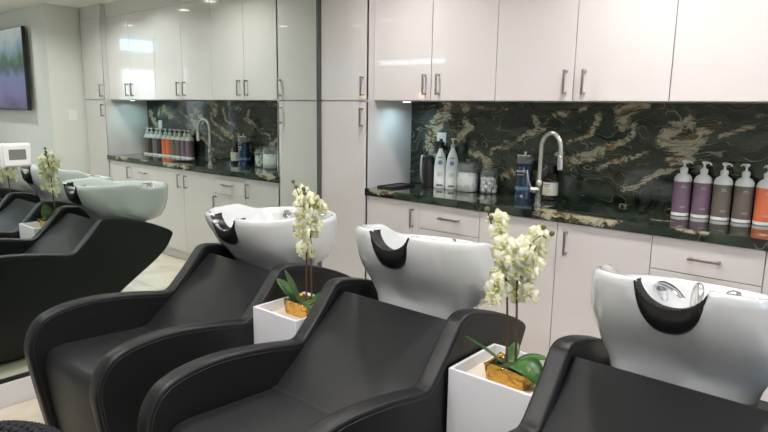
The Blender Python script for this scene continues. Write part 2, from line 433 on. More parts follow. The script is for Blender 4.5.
# bases
ZB = ZC - .0444
def base(label, xa, xb, cfg, low=False):
    u = unit('base_cabinet', label, 'cabinet', 0, 'white base cabinets under the counter')
    b = MB(); b.box(xa + .0005, xb - .0005, .027, YW - .002, .10, .745 if low else ZB); b.build('body', 'carcass', u, sharp=0)
    b = MB(); b.box(xa, xb, .045, .06, 0, .10); b.build('toe_kick', 'gloss', u, sharp=0)
    for c in cfg: front(u, *c)
    return u
yb = .0076; zt = ZB - .004; zd = .705
base('white base cabinet with one door beside the left tall cabinet', BX[0], BX[1], [('door', BX[0], BX[1], .10, zt, yb, BX[1] - .044, .765, .12)])
base('white base cabinet with drawer and door below the cotton jars', BX[1], BX[2],
     [('drawer', BX[1], BX[2], zd, zt, yb, 1.116, .790, .145, True), ('door', BX[1], BX[2], .10, zd, yb, BX[2] - .03, .625, .12)])
base('white base cabinet with two doors below the faucet', BX[2], BX[4],
     [('door', BX[2], BX[3], .10, zt, yb, BX[3] - .053, .762, .12), ('door', BX[3], BX[4], .10, zt, yb, BX[3] + .056, .762, .125)], True)
base('white base cabinet with drawer and door below the coloured pump bottles', BX[4], BX[5],
     [('drawer', BX[4], BX[5], zd, zt, yb, 2.508, .783, .135, True), ('door', BX[4], BX[5], .10, zd, yb, BX[4] + .04, .57, .12)])
base('white base cabinet with one door at the far end of the counter', BX[5], BX[6], [('door', BX[5], BX[6], .10, zt, yb, BX[5] + .044, .765, .12)])

# ------------------------------------------------------------------ countertop, backsplash, sink
C3 = lambda pts: [(x, y, ZC) for x, y in pts]
cblobs = [(C3([(.50, -.01), (.66, .0)]), .018), (C3([(.55, .02), (.75, .06)]), .014), (C3([(1.70, .02), (1.86, .0), (2.10, -.01)]), .026), (C3([(2.05, .12), (2.3, .16)]), .014), (C3([(1.85, .2), (2.05, .16)]), .012),
          (C3([(2.38, .02), (2.44, -.01), (2.50, -.01)]), .018), (C3([(1.1, .1), (1.3, .2)]), .014), (C3([(.85, .2), (1.0, .12)]), .012), (C3([(2.7, .1), (2.95, .2)]), .025), (C3([(2.8, -.0), (3.0, 0)]), .02)]
M['counter'] = stone_mat('dark marble worktop', cblobs, .5)
B3 = lambda pts: [(x, YW - .012, z) for x, z in pts]
sblobs = [(B3([(.772, 1.48), (.712, 1.353), (.615, 1.227), (.661, 1.147)]), .028), (B3([(.70, 1.40), (.60, 1.30)]), .018), (B3([(.904, 1.377), (.946, 1.307), (.848, 1.218)]), .022), (B3([(.90, 1.45), (.93, 1.47)]), .02),
          (B3([(.969, 1.151), (1.115, 1.096)]), .022), (B3([(2.03, 1.494), (1.917, 1.443), (1.94, 1.39)]), .030), (B3([(1.94, 1.39), (2.01, 1.359), (2.003, 1.316), (1.905, 1.251)]), .017), (B3([(1.905, 1.251), (1.791, 1.189), (1.651, 1.145)]), .026), (B3([(1.651, 1.145), (1.561, 1.186)]), .014),
          (B3([(2.272, 1.392), (2.204, 1.349), (2.171, 1.29)]), .030), (B3([(2.171, 1.28), (2.237, 1.257), (2.33, 1.328)]), .024), (B3([(2.33, 1.328), (2.399, 1.371)]), .010), (B3([(2.242, 1.2), (2.299, 1.261), (2.352, 1.344)]), .026),
          (B3([(1.95, 1.03), (2.091, 1.088), (2.223, 1.141)]), .013), (B3([(1.643, 1.255), (1.78, 1.324), (1.802, 1.414)]), .015), (B3([(1.199, 1.032), (1.324, 1.073), (1.433, 1.051)]), .022), (B3([(1.097, 1.165), (1.278, 1.257), (1.384, 1.304)]), .012),
          (B3([(1.477, 1.384), (1.569, 1.433), (1.718, 1.457)]), .010), (B3([(1.40, 1.40), (1.46, 1.34), (1.40, 1.30)]), .018), (B3([(1.814, 1.11), (1.966, 1.177), (2.119, 1.241)]), .009), (B3([(2.424, 1.307), (2.527, 1.37), (2.621, 1.387)]), .008), (B3([(1.0, 1.45), (1.2, 1.44)]), .008),
          (B3([(2.72, 1.30), (2.85, 1.40), (2.95, 1.36)]), .03), (B3([(3.0, 1.2), (3.12, 1.35)]), .03)]
M['splash'] = stone_mat('dark green marble slab', sblobs, 1.3)
SX0, SX1, SY0, SY1 = 1.68, 2.14, .09, .37
b = MB(); yf = -.0097; z0, z1 = ZB, ZC
xs = [TX + .001, SX0, SX1, UX[6] - .001]; ys = [yf, SY0, SY1, YW - .012]
for i in range(3):
    for j in range(3):
        if i == 1 and j == 1: continue
        b.box(xs[i], xs[i + 1], ys[j], ys[j + 1], z0, z1)
b.box(TX - .018, TX + .001, yf, -.001, z0, z1); b.box(UX[6] - .001, UX[6] + .018, yf, -.001, z0, z1)
bmesh.ops.remove_doubles(b.bm, verts=b.bm.verts[:], dist=1e-5)
# drop the coincident inner faces left between the slabs
seen = {}
for f in list(b.bm.faces):
    seen.setdefault(tuple(round(v, 4) for v in f.calc_center_median()), []).append(f)
bmesh.ops.delete(b.bm, geom=[f for l in seen.values() if len(l) > 1 for f in l], context='FACES')
ct = tag(b.build('countertop', 'counter', sharp=0), 'long polished dark marble worktop with gold veins over the white base cabinets', 'countertop')
b = MB(); b.box(TX + .001, UX[6] - .001, YW - .012, YW, ZB, ZU - .001)
tag(b.build('backsplash', 'splash', sharp=0), 'dark green marble backsplash with cream veins behind the counter', 'backsplash')
b = MB()
b.box(SX0 - .004, SX1 + .004, SY0 - .004, SY1 + .004, .75, .755); b.box(SX0 - .006, SX0 - .0005, SY0, SY1, .755, ZB)
b.box(SX1 + .0005, SX1 + .006, SY0, SY1, .755, ZB); b.box(SX0, SX1, SY0 - .006, SY0 - .0005, .755, ZB); b.box(SX0, SX1, SY1 + .0005, SY1 + .006, .755, ZB)
sk = thing('undermount_sink', 'steel sink sunk into the dark worktop beside the faucet', 'sink', (0, 0, 0))
b.build('basin', 'steel', sk, sharp=0)
b = MB(); b.lathe([(.0, .755), (.035, .756), (.04, .759), (.0, .760)], c=((SX0 + SX1) / 2, .23, 0), n=20); b.build('drain', 'chrome', sk)

# kitchen faucet
fc = thing('kitchen_faucet', 'brushed steel gooseneck faucet standing on the dark worktop', 'faucet', (1.60, .17, ZC))
b = MB(); b.lathe([(.026, 0), (.026, .008), (.020, .012), (.019, .10), (.0205, .103), (.0205, .135), (.017, .14), (.0, .14)], n=20); b.build('base', 'steel', fc)
d = Vector((.97, -.24, 0)).normalized()
pts = [Vector((0, 0, .13)), Vector((0, 0, .22)), Vector((0, 0, .315))] + [Vector((0, 0, .315)) + d * (.067 - .067 * cos(a)) + Vector((0, 0, .088 * sin(a))) for a in [pi * k / 14 for k in range(1, 15)]]
pts.append(pts[-1] + Vector((0, 0, -.03)))
b = MB(); b.tube(pts, .0135, n=14); b.build('gooseneck', 'steel', fc)
e = pts[-1]
b = MB(); b.tube([e, e + Vector((0, 0, -.01)), e + Vector((.002, 0, -.075))], [.0145, .017, .0165], n=14); b.build('spray_head', 'steel', fc)
b = MB(); s = Vector((-.80, -.6, 0)).normalized()
b.tube([Vector((0, 0, .085)), Vector((0, 0, .085)) + s * .05], .019, n=14); b.tube([Vector((0, 0, .085)) + s * .042, Vector((0, 0, .13)) + s * .06, Vector((0, 0, .195)) + s * .072], [.007, .006, .0055], n=8)
b.build('lever_handle', 'steel', fc)

# under-cabinet lights
for x, l in ((.60, 'small cool under-cabinet light in the corner by the left tall cabinet'), (3.06, 'small cool under-cabinet light by the far tall cabinet, seen in the mirror')):
    b = MB(); b.lathe([(.0, -.001), (.03, -.001), (.033, -.007), (.0, -.008)], n=20)
    o = thing('puck_light', l, 'light', (x, .22, ZU + .0015)); b.build('housing', 'whiteplastic', o)
    b = MB(); b.lathe([(.0, -.0082), (.026, -.0082), (.024, -.0095), (.0, -.0098)], n=20); b.build('lens', 'led', o)

# outlets and switch
def outlet(x, z, label, plug=False):
    o = thing('wall_outlet', label, 'outlet', (x, YW - .012, z))
    b = MB(); b.box(-.037, .037, -.007, .0, -.043, .043, bev=.003); b.build('cover_plate', 'whiteplastic', o)
    b = MB(); b.box(-.017, .017, -.009, -.006, -.033, -.003, bev=.002); b.box(-.017, .017, -.009, -.006, .003, .033, bev=.002); b.build('socket', 'whiteplastic', o)
    return o
outlet(.725, 1.24, 'white wall outlet on the marble above the white pump bottles')
outlet(2.935, 1.235, 'white wall outlet on the marble above the coloured pump bottles, seen in the mirror')
pa = thing('power_adapter', 'black power adapter plugged into the outlet behind the white bottle', 'adapter', (.728, YW - .021, 1.195))
b = MB(); b.box(-.026, .026, -.032, .0, -.03, .03, bev=.006); b.build('housing', 'plastic', pa)
b = MB(); b.tube(smooth_curve([(0, -.012, -.03), (.004, -.010, -.10), (.006, -.010, -.19), (.004, -.012, -.268)], 4), .0028, n=8); b.build('cord', 'plastic', pa)
sw = thing('light_switch', 'white double light switch on the wall beyond the far tall cabinet', 'switch', (FX + .022, -.13, 1.32))
b = MB(); b.box(-.006, 0, -.045, .045, -.058, .058, bev=.003); b.build('cover_plate', 'whiteplastic', sw)
for s in (-1, 1):
    b = MB(); b.box(-.010, -.005, s * .022 - .013, s * .022 + .013, -.03, .03, bev=.002); b.build('rocker', 'whiteplastic', sw)

# ------------------------------------------------------------------ things on the counter
def text_strip(b, x0, x1, z, h, y, seed=0):
    """a short row of small raised letter-like marks"""
    r = random.Random(seed); x = x0
    while x < x1 - .001:
        w = r.uniform(.002, .0045); b.box(x, min(x + w, x1), y - .0006, y + .0004, z, z + h); x += w + .0016
def curved_marks(b, rad, rows, seed):
    """rows: (angle centre, half width angle, z, h) - marks wrapped on a cylinder whose front faces -y"""
    r = random.Random(seed)
    for a0, hw, z, h in rows:
        a = a0 - hw
        while a < a0 + hw:
            w = r.uniform(.03, .07); aa = [a, min(a + w, a0 + hw)]
            P = []
            for q in aa: P.append((rad * sin(q), -rad * cos(q)))
            v = [b.bm.verts.new((P[0][0], P[0][1], z)), b.bm.verts.new((P[1][0], P[1][1], z)), b.bm.verts.new((P[1][0], P[1][1], z + h)), b.bm.verts.new((P[0][0], P[0][1], z + h))]
            b.bm.faces.new(v); a += w + .025
def pump_parts(root, z, m='whiteplastic', ang=0, neck=.014, hgt=.055):
    b = MB(); b.lathe([(neck + .004, z), (neck + .005, z + .004), (neck + .004, z + .018), (neck - .003, z + .024), (.0055, z + .026), (.005, z + hgt - .008), (.0, z + hgt - .008)], n=18)
    d = Vector((cos(ang), sin(ang), 0)); zt = z + hgt
    b.tube([Vector((0, 0, zt - .012)), Vector((0, 0, zt + .004))], .010, n=12)
    b.tube([Vector((0, 0, zt - .002)) - d * .012, Vector((0, 0, zt - .002)) + d * .012, Vector((0, 0, zt - .002)) + d * .030, Vector((0, 0, zt - .011)) + d * .040], [.0085, .0085, .006, .0045], n=10, sq=.7)
    return part_label(b.build('pump', m, root), 'pump head')
def pump_bottle(x, y, col, label, ang):
    t = thing('pump_bottle', label, 'bottle', (x, y, ZC), 0, 'coloured pump bottles in a row on the counter')
    R = .0425
    b = MB(); b.lathe([(R - .003, 0), (R, .003), (R, .017), (R - .0006, .0175), (R - .0006, .178), (R, .1785), (R, .186), (R - .003, .198), (R - .011, .210), (R - .022, .217), (.016, .221), (.016, .226), (0, .226)], n=36)
    b.build('bottle_body', 'whiteplastic', t)
    b = MB(); b.lathe([(R + .0002, .018), (R + .0004, .019), (R + .0004, .177), (R + .0002, .178)], n=36, cap=False); lab = b.build('label', col, t)
    part_label(lab, {'purple': 'purple label', 'taupe': 'taupe label', 'orange': 'orange label', 'darklabel': 'charcoal label', 'mauve': 'mauve grey label'}[col])
    for q, row in enumerate([(.35, .20, .155, .003), (.38, .28, .148, .002), (.45, .30, .05, .0018), (.45, .28, .045, .0018)]):
        b = MB(); curved_marks(b, R + .001, [row], int(x * 100) + q); b.build('lettering', 'ink', lab, sharp=0, recalc=False)
    pump_parts(t, .226, 'whiteplastic', ang)
    return t
cols = ['purple', 'purple', 'taupe', 'taupe', 'orange', 'orange', 'darklabel', 'mauve', 'darklabel', 'taupe']
cl = ['purple pump bottle at the near end of the bottle row, next to the faucet side', 'purple pump bottle standing between a purple and a grey bottle', 'grey taupe pump bottle standing beside the second purple bottle',
      'grey taupe pump bottle standing beside the first orange bottle', 'orange pump bottle beside the grey ones, cut by the right picture edge', 'second orange pump bottle, seen only in the mirror beside a charcoal one',
      'charcoal pump bottle beside the second orange bottle, seen in the mirror', 'mauve grey pump bottle between two charcoal bottles, seen in the mirror',
      'charcoal pump bottle second from the far tall cabinet, seen in the mirror', 'grey taupe pump bottle at the far end next to the far tall cabinet']
angs = [-.1, -.5, -.55, 2.4, 2.2, -.3, -.5, 2.5, -.4, -.3]
for i in range(10): pump_bottle(2.286 + .0925 * i, .393 + .004 * (i % 2), cols[i], cl[i], angs[i])

def shampoo_bottle(x, y, h, label, black, rz):
    t = thing('shampoo_bottle', label, 'bottle', (x, y, ZC), rz, 'tall white bottles on the counter')
    b = MB(); pr = [(.039, 0), (.043, .004), (.043, .04), (.0425, h * .55), (.037, h * .72), (.030, h * .85), (.020, h * .94), (.0135, h), (.0135, h + .012), (0, h + .012)]
    b.lathe(pr, n=32, sy=.72); b.build('bottle_body', 'shampoo', t)
    b = MB(); b.lathe([(0, -.0010), (.0145, -.0010), (.0145, .001), (0, .001)], c=(0, -.0308, .175), n=24, axis=Matrix.Rotation(pi / 2, 3, 'X')); part_label(b.build('emblem', 'blueink', t, sharp=0), 'pale blue round emblem')
    for x0, x1, z, hh, y, sd in ((-.014, .016, .205, .007, -.0302, 3), (-.018, .018, .105, .003, -.0312, 4), (-.016, .016, .095, .003, -.0312, 5), (-.016, .014, .085, .003, -.0312, 6), (-.02, .02, .018, .012, -.0312, 9)):
        b = MB(); text_strip(b, x0, x1, z, hh, y, sd); b.build('lettering', 'darkink', t, sharp=0)
    pump_parts(t, h + .010, 'plastic' if black else mat('grey pump', (.45, .47, .45), .35), -.4 if not black else 1.9, .011, .058)
shampoo_bottle(.783, .366, .258, 'white pump bottle with black pump head, standing beside the chrome handled jug', True, .5)
shampoo_bottle(.873, .374, .266, 'taller white pump bottle with grey pump head, standing beside the cotton jar', False, .5)

# black jug with chrome handle
t = thing('thermal_jug', 'black jug with upright chrome handle left of the white bottles', 'jug', (.686, .372, ZC))
b = MB(); b.lathe([(.042, 0), (.046, .004), (.046, .12), (.040, .165), (.030, .185), (.031, .19), (0, .19)], n=28); b.build('jug_body', 'plastic', t)
b = MB(); b.lathe([(.030, .190), (.030, .205), (.020, .215), (0, .217)], n=24); b.build('lid', 'plastic', t)
s = Vector((-.2, -.97, 0)).normalized()
b = MB(); b.tube(smooth_curve([s * .043 + Vector((0, 0, .205)), s * .060 + Vector((0, 0, .215)), s * .072 + Vector((0, 0, .19)), s * .074 + Vector((0, 0, .11)), s * .066 + Vector((0, 0, .045)), s * .046 + Vector((0, 0, .03))], 5), .0085, n=12)
b.tube([s * .028 + Vector((0, 0, .205)), s * .045 + Vector((0, 0, .205))], .008, n=10)
part_label(b.build('handle', 'steel', t), 'chrome handle')
# tray
t = thing('black_tray', 'flat black tray lying in the counter corner by the tall cabinet', 'tray', (.535, .19, ZC))
b = MB(); b.box(-.055, .070, -.12, .13, 0.001, .008, bev=.002); b.build('tray_base', 'plastic', t)
b = MB(); b.box(-.055, .070, -.12, -.112, .008, .014, bev=.002); b.box(-.055, .070, .122, .13, .008, .014, bev=.002); b.box(-.055, -.047, -.112, .122, .008, .014, bev=.002); b.box(.062, .070, -.112, .122, .008, .014, bev=.002); b.build('rim', 'plastic', t)

def jar(x, y, R, h, label, kind):
    t = thing('glass_jar', label, 'jar', (x, y, ZC))
    b = MB(); b.lathe([(0, .0015), (R - .004, .0015), (R, .006), (R, h * .74), (R - .004, h * .80), (R - .010, h * .84), (R - .010, h * .87)], n=36, cap=False); b.build('jar_body', 'glass', t)
    b = MB(); b.lathe([(R - .005, h * .875), (R - .004, h * .885), (R - .006, h * .90), (.02, h * .925), (.009, h * .935), (.016, h * .965), (.015, h * .99), (0, h)], n=32); part_label(b.build('lid', 'glass', t), 'glass lid with knob')
    r = random.Random(kind)
    if kind == 1:
        b = MB(); k = 0
        for lev in range(5):
            for i in range(7):
                a = 2 * pi * i / 7 + lev * .5; rr = (R - .030) * (1 if i % 3 else .5)
                b.lathe([(0, -.010), (.012, -.008), (.017, 0), (.012, .008), (0, .010)], c=(rr * cos(a), rr * sin(a), .020 + lev * .0225), n=10, sx=1.4, axis=Matrix.Rotation(a, 3, 'Z') @ Matrix.Rotation(r.uniform(-.5, .5), 3, 'X'))
        b.lathe([(0, .005), (R - .010, .005), (R - .007, .05), (R - .007, .088), (R - .020, .112), (0, .122)], n=24)
        o = b.build('towels', 'cotton', t, sharp=0); o['kind'] = 'stuff'
    else:
        b = MB()
        for lev in range(4):
            for i in range(6):
                a = 2 * pi * i / 6 + lev * .6; rr = R - .017
                if i == 5: rr = 0
                b.lathe([(0, -.014), (.010, -.011), (.0145, 0), (.010, .011), (0, .014)], c=(rr * cos(a), rr * sin(a), .020 + lev * .023), n=10)
        o = b.build('cotton_balls', 'cotton', t, sharp=0); o['kind'] = 'stuff'
    return t
jar(.998, .370, .074, .210, 'large lidded glass jar filled with white cotton, beside the white bottles', 1)
jar(1.150, .385, .057, .178, 'small lidded glass jar half filled with cotton balls', 2)

# blue disinfectant jar
t = thing('disinfectant_jar', 'tall blue jar with clear chrome topped lid left of the faucet', 'jar', (1.394, .385, ZC))
b = MB(); R = .052; b.lathe([(.060, 0), (.060, .006), (R + .002, .016), (R, .03), (R, .205), (R - .001, .208), (0, .208)], n=36); b.build('jar_body', 'blue', t)
b = MB(); b.lathe([(R, .209), (R, .245), (R - .004, .252)], n=32, cap=False); b.build('clear_top', 'glass', t)
b = MB(); b.lathe([(R - .002, .252), (R + .001, .254), (R + .001, .262), (.02, .268), (.010, .27), (.010, .279), (0, .281)], n=32); part_label(b.build('lid', 'chrome', t), 'chrome lid')
for row in ((-.05, .55, .157, .012), (-.05, .45, .140, .005)):
    b = MB(); curved_marks(b, R + .0008, [row], 5); b.build('lettering', 'ink', t, sharp=0, recalc=False)
b = MB(); b.lathe([(R + .0006, .048), (R + .0008, .049), (R + .0008, .068), (R + .0006, .069)], n=36, cap=False); b.build('band_label', mat('pale blue band', (.12, .22, .34), .4), t)
# amber bottle
t = thing('amber_bottle', 'dark amber bottle with white label standing behind the faucet', 'bottle', (1.553, .41, ZC))
b = MB(); R = .046; b.lathe([(R - .004, 0), (R, .004), (R, .118), (R - .006, .134), (R - .02, .148), (.018, .156), (.016, .168), (0, .168)], n=32); b.build('bottle_body', 'amber', t)
b = MB(); b.lathe([(.019, .166), (.0195, .170), (.0195, .196), (.017, .199), (0, .199)], n=22); b.build('cap', 'plastic', t)
b = MB(); b.lathe([(R + .0004, .030), (R + .0008, .031), (R + .0008, .106), (R + .0004, .107)], n=36, cap=False); lab = part_label(b.build('label', 'label', t), 'white label')
for row in ((-.1, .5, .092, .005), (-.1, .35, .083, .003)):
    b = MB(); curved_marks(b, R + .0014, [row], 8); b.build('lettering', 'darkink', lab, sharp=0, recalc=False)
b = MB(); curved_marks(b, R + .0014, [(-.2, .32, .040, .008), (.0, .5, .050, .010), (.2, .35, .062, .006)], 9); b.build('leaf_emblem', 'greenink', lab, sharp=0, recalc=False)

# ------------------------------------------------------------------ shampoo chairs
PROF = [(-2.065, .02), (-2.080, .08), (-2.108, .24), (-2.133, .40), (-2.137, .46), (-2.118, .525), (-2.075, .575), (-2.0, .603), (-1.9, .613), (-1.8, .609), (-1.676, .592), (-1.58, .574), (-1.54, .5665),
        (-1.515, .564), (-1.495, .572), (-1.470, .594), (-1.40, .667), (-1.345, .732), (-1.322, .750), (-1.285, .757), (-1.21, .746), (-1.12, .722), (-1.015, .686), (-.93, .648), (-.880, .620),
        (-.864, .600), (-.874, .573), (-.918, .503), (-.995, .437), (-1.085, .378), (-1.175, .318), (-1.255, .262), (-1.32, .19), (-1.36, .10), (-1.37, .02)]
CY = -1.6
HW, TH = .328, .062      # half width of the chair, thickness of its sides
sp = [(p.x - CY, p.y) for p in smooth_curve([(y, z, 0) for y, z in PROF], 3)]
BX_OFF = -.020
def bowl_mesh():
    """level bowl in world (y, z) about the chair centre, returned relative to the pivot"""
    NA = 112
    YC = -1.065; PV = (-1.03, .49)
    def outline(a, af, ar, yf, yr, nf, nr):
        c, s_ = cos(a), sin(a)
        if s_ < 0:
            n = nf; x = af * math.copysign(abs(c) ** (2 / n), c); y = -(YC - yf) * abs(s_) ** (2 / n)
        else:
            n = nr; aa = af + (ar - af) * s_ ** .7; x = aa * math.copysign(abs(c) ** (2 / n), c); y = (yr - YC) * abs(s_) ** (2 / n)
        return x, YC + y
    def smst(a, b, t): t = min(max((t - a) / (b - a), 0), 1); return t * t * (3 - 2 * t)
    def rimz(y): return .903 + .036 * (1 - smst(-1.13, -.97, y)) + .003 * math.exp(-((y + 1.11) / .05) ** 2)
    def notch(x, y):
        if y > -1.22 or abs(x) > .090: return 9
        return .945 - .118 * (1 - (abs(x) / .090) ** 2.6) ** .6
    # outer levels: (depth fraction, front half width, rear half width, y front, y rear, n front, n rear)
    def lvl(d, af, ar, yf, yr, nf, nr): return (d, af, ar, yf, yr, nf, nr)
    outer = [lvl(.287, .180, .10, -1.188, -.96, 3.6, 2.2), lvl(.285, .202, .135, -1.201, -.92, 3.6, 2.2), lvl(.262, .208, .172, -1.208, -.875, 3.5, 2.2), lvl(.235, .220, .202, -1.210, -.825, 3.4, 2.3), lvl(.20, .246, .222, -1.224, -.796, 3.3, 2.3),
             lvl(.16, .262, .235, -1.258, -.780, 3.2, 2.4), lvl(.12, .274, .243, -1.300, -.768, 3.2, 2.4), lvl(.08, .275, .248, -1.337, -.760, 3.2, 2.4), lvl(.045, .272, .250, -1.365, -.755, 3.2, 2.4), lvl(.02, .271, .250, -1.380, -.753, 3.2, 2.4), lvl(.006, .268, .248, -1.384, -.753, 3.2, 2.4)]
    rim = [lvl(-.002, .262, .242, -1.378, -.759, 3.2, 2.4), lvl(-.004, .253, .233, -1.369, -.768, 3.2, 2.4), lvl(.002, .244, .224, -1.360, -.776, 3.2, 2.4)]
    inner = [lvl(.03, .228, .216, -1.348, -.783, 3.6, 2.4), lvl(.08, .205, .202, -1.30, -.80, 3.2, 2.3), lvl(.13, .175, .178, -1.24, -.825, 2.8, 2.2), lvl(.17, .13, .14, -1.18, -.865, 2.4, 2.1), lvl(.19, .07, .075, -1.10, -.94, 2, 2), lvl(.193, .02, .02, -1.06, -1.0, 2, 2)]
    b = MB(); rows = []
    allv = outer + rim + inner
    for k, (d, *o) in enumerate(allv):
        row = []
        for i in range(NA):
            a = 2 * pi * (i + .5) / NA
            x, y = outline(a, *o)
            # the basin bulges out behind the front skirt: a soft groove between the two
            if k < len(outer):
                g = math.exp(-((y + 1.05 - (d - .25) * 1.1) / .042) ** 2) * smst(.06, .2, d) * .025
                x -= math.copysign(min(g, abs(x) * .5), x)
            R = rimz(y)
            base = .903
            f = max(0, 1 - d / .09) if d > 0 else 1
            z = base - d + (R - base) * f
            # front corners lean back a little lower under the skirt
            if k < len(outer): z += .036 * smst(.18, .285, d) * smst(-1.10, -.98, y)
            zn = notch(x, y) - (.0 if k in range(len(outer), len(outer) + 3) else .004 * min(1, max(d, 0) / .05))
            if zn < z: y += (z - zn) * .42; z = zn
            row.append((x + BX_OFF, y - PV[0], z - PV[1]))
        rows.append(row)
    R_, fs = b.grid(rows, None, closed=True)
    b._fin([b.bm.faces.new(R_[0][::-1]), b.bm.faces.new(R_[-1])], None, True)
    return b
def neck_rest():
    PV = (-1.03, .49); b = MB(); rows = []
    N = 44
    for i in range(N + 1):
        t = -1 + 2 * i / N; x = .091 * t
        c = max(0, 1 - abs(t) ** 2.4)
        zt = .938 - .058 * c ** .8; zb = .930 - .124 * c ** .55
        zb = min(zb, zt - .006)
        yo, yi = -1.400 + .018 * (1 - c), -1.318
        h = zt - zb
        yf = lambda z: yo + (.945 - z) * .40
        rib = .0026 * (1 if i % 2 else -1)
        row = [(x, yi, zt - .004), (x, (yi + yo) / 2, zt + rib * .6), (x, yf(zt) - .004, zt - .003 + rib), (x, yf(zt - .3 * h) - .013 * c - .003 + rib, zt - .3 * h), (x, yf(zt - .65 * h) - .015 * c - .003 + rib, zt - .65 * h), (x, yf(zb) - .006, zb + .004), (x, yf(zb) + .010, zb - .002), (x, yi, zb + .012)]
        rows.append([(p[0] + BX_OFF, p[1] - PV[0], p[2] - PV[1]) for p in row])
    R_, fs = b.grid(rows, None, closed=True)
    b._fin([b.bm.faces.new(R_[0][::-1]), b.bm.faces.new(R_[-1])], None, True)
    return b
def chair(label, xc):
    t = thing('shampoo_chair', label, 'chair', (xc, CY, 0), 0, 'black shampoo chairs in a row')
    for s in (-1, 1):
        b = MB(); x0, x1 = sorted((s * HW, s * (HW - TH))); b.prism_x(sp, x0, x1, None, bev=.010, seg=3)
        o = b.build('side_panel', 'leather', t, sharp=60)
        # stitched seams along both upper edges
        b = MB()
        top = [p for p in sp if True][0:70]
        for xs_ in (x0 - .0002, x1 + .0002):
            ctr = []
            for k, (y, z) in enumerate(top):
                q0 = Vector(top[max(k - 1, 0)]); q1 = Vector(top[min(k + 1, len(top) - 1)]); d = (q1 - q0).normalized(); nrm = Vector((d.y, -d.x))
                ctr.append((xs_, y + nrm.x * .018, z + nrm.y * .018))
            b.tube(ctr, .0013, n=6)
        b.build('seam', 'seam', o)
    # seat cushion with a rounded front edge
    iw = HW - TH - .002
    pr = [(-2.045, .03), (-2.070, .20), (-2.088, .36), (-2.083, .40), (-2.07, .43), (-2.045, .448), (-2.0, .455), (-1.8, .443), (-1.60, .432), (-1.58, .40), (-1.58, .10), (-1.60, .052)]
    b = MB(); b.prism_x([(y - CY, z) for y, z in pr], -iw, iw, None, bev=.012); b.build('seat_cushion', 'leather2', t, sharp=50)
    # backrest panel
    n = Vector((.70 - .42, .445)).normalized()
    pr = [(-1.66, .436), (-1.635, .438), (-1.296, .714), (-1.283, .714), (-1.235, .640), (-1.50, .436)]
    b = MB(); b.prism_x([(y - CY, z) for y, z in pr], -iw, iw, None, bev=.008); b.build('backrest', 'leather2', t, sharp=50)
    pr = [(-1.98, .015), (-1.98, .029), (-1.56, .029), (-1.56, .40), (-1.50, .434), (-1.24, .634), (-1.10, .612), (-.90, .578), (-.905, .53), (-1.0, .455), (-1.27, .275), (-1.35, .10), (-1.355, .015)]
    b = MB(); b.prism_x([(y - CY, z) for y, z in pr], -iw, iw, None, bev=.004, seg=1); b.build('base', 'leather', t, sharp=40)
    # bowl
    piv = (0, -1.03 - CY, .49)
    bo = bowl_mesh().build('bowl', 'porcelain', t, piv, sharp=0)
    part_label(bo, 'white porcelain wash bowl')
    part_label(neck_rest().build('neck_rest', 'rubber', bo, sharp=70), 'black ribbed neck rest')
    # mixer inside the bowl
    o = Vector((0, 1.03, -.49))
    P = lambda x, y, z: Vector((x, y, z)) + o
    b = MB()
    b.tube([P(-.17, -.82, .80), P(-.17, -.86, .872)], .020, n=14)
    b.tube(smooth_curve([P(-.195, -.85, .872), P(-.165, -.875, .888), P(-.12, -.92, .882), P(-.075, -.97, .862)], 4), [.012, .016, .020, .021, .020, .019, .018, .0165, .015, .014, .012, .010, .007][:13], n=12, sq=.5)
    part_label(b.build('mixer_lever', 'chrome', bo), 'chrome mixer lever')
    b = MB(); b.tube(smooth_curve([P(-.070, -.84, .80), P(-.070, -.86, .87), P(-.055, -.885, .905), P(-.040, -.915, .898), P(-.034, -.93, .85), P(-.032, -.935, .80)], 5), .0095, n=12)
    part_label(b.build('spray_hose', 'steel', bo), 'curved steel spray hose')
    b = MB(); b.lathe([(.024, .0), (.026, .006), (.022, .020), (.012, .028), (0, .03)], c=P(.04, -.815, .875), n=20, axis=Matrix.Rotation(.6, 3, 'X')); part_label(b.build('diverter_knob', 'chrome', bo), 'chrome knob')
    # mount
    b = MB(); b.box(-.13, .13, -1.13 - CY, -.97 - CY, .59, .63, bev=.006); b.build('bowl_mount', 'plastic', t)
    return t, bo
XC = [.832, 1.758, 2.724]
labs = ['black shampoo chair nearest the mirror, with its white bowl tilted level', 'black shampoo chair in the middle of the row, between the two orchid boxes', 'black shampoo chair at the right, cut by the lower right picture edge']
t0, b0 = chair(labs[0], XC[0]); TILT = math.radians(9)
for i in (1, 2):
    c = copy_tree(t0); c.location.x = XC[i]; c['label'] = labs[i]
    for ch in c.children:
        if ch.name.startswith('bowl') and not ch.name.startswith('bowl_mount'): ch.rotation_euler.x = -TILT

# ------------------------------------------------------------------ planter boxes and orchids
def planter(x0, x1, label, dy=0, zt=.613):
    t = thing('planter_box', label, 'planter', ((x0 + x1) / 2, -1.312 + dy, 0), 0, 'white planter boxes between the chairs')
    w = (x1 - x0) / 2; y0, y1 = -.143, .143; th = .012
    b = MB(); b.box(-w, w, y0, y0 + th, 0, zt, bev=.0015); b.box(-w, w, y1 - th, y1, 0, zt, bev=.0015)
    b.box(-w, -w + th, y0 + th, y1 - th, 0, zt, bev=.0015); b.box(w - th, w, y0 + th, y1 - th, 0, zt, bev=.0015); b.build('box', 'planter', t)
    b = MB(); b.box(-w + th, w - th, y0 + th, y1 - th, zt - .052, zt - .040); part_label(b.build('inner_tray', 'tray', t, sharp=0), 'beige inset top')
    return t
planter(1.162, 1.428, 'white planter box between the mirror-side chair and the middle chair', -.028, .622)
planter(2.096, 2.390, 'white planter box between the middle chair and the right chair', .036)
ZP = .5735

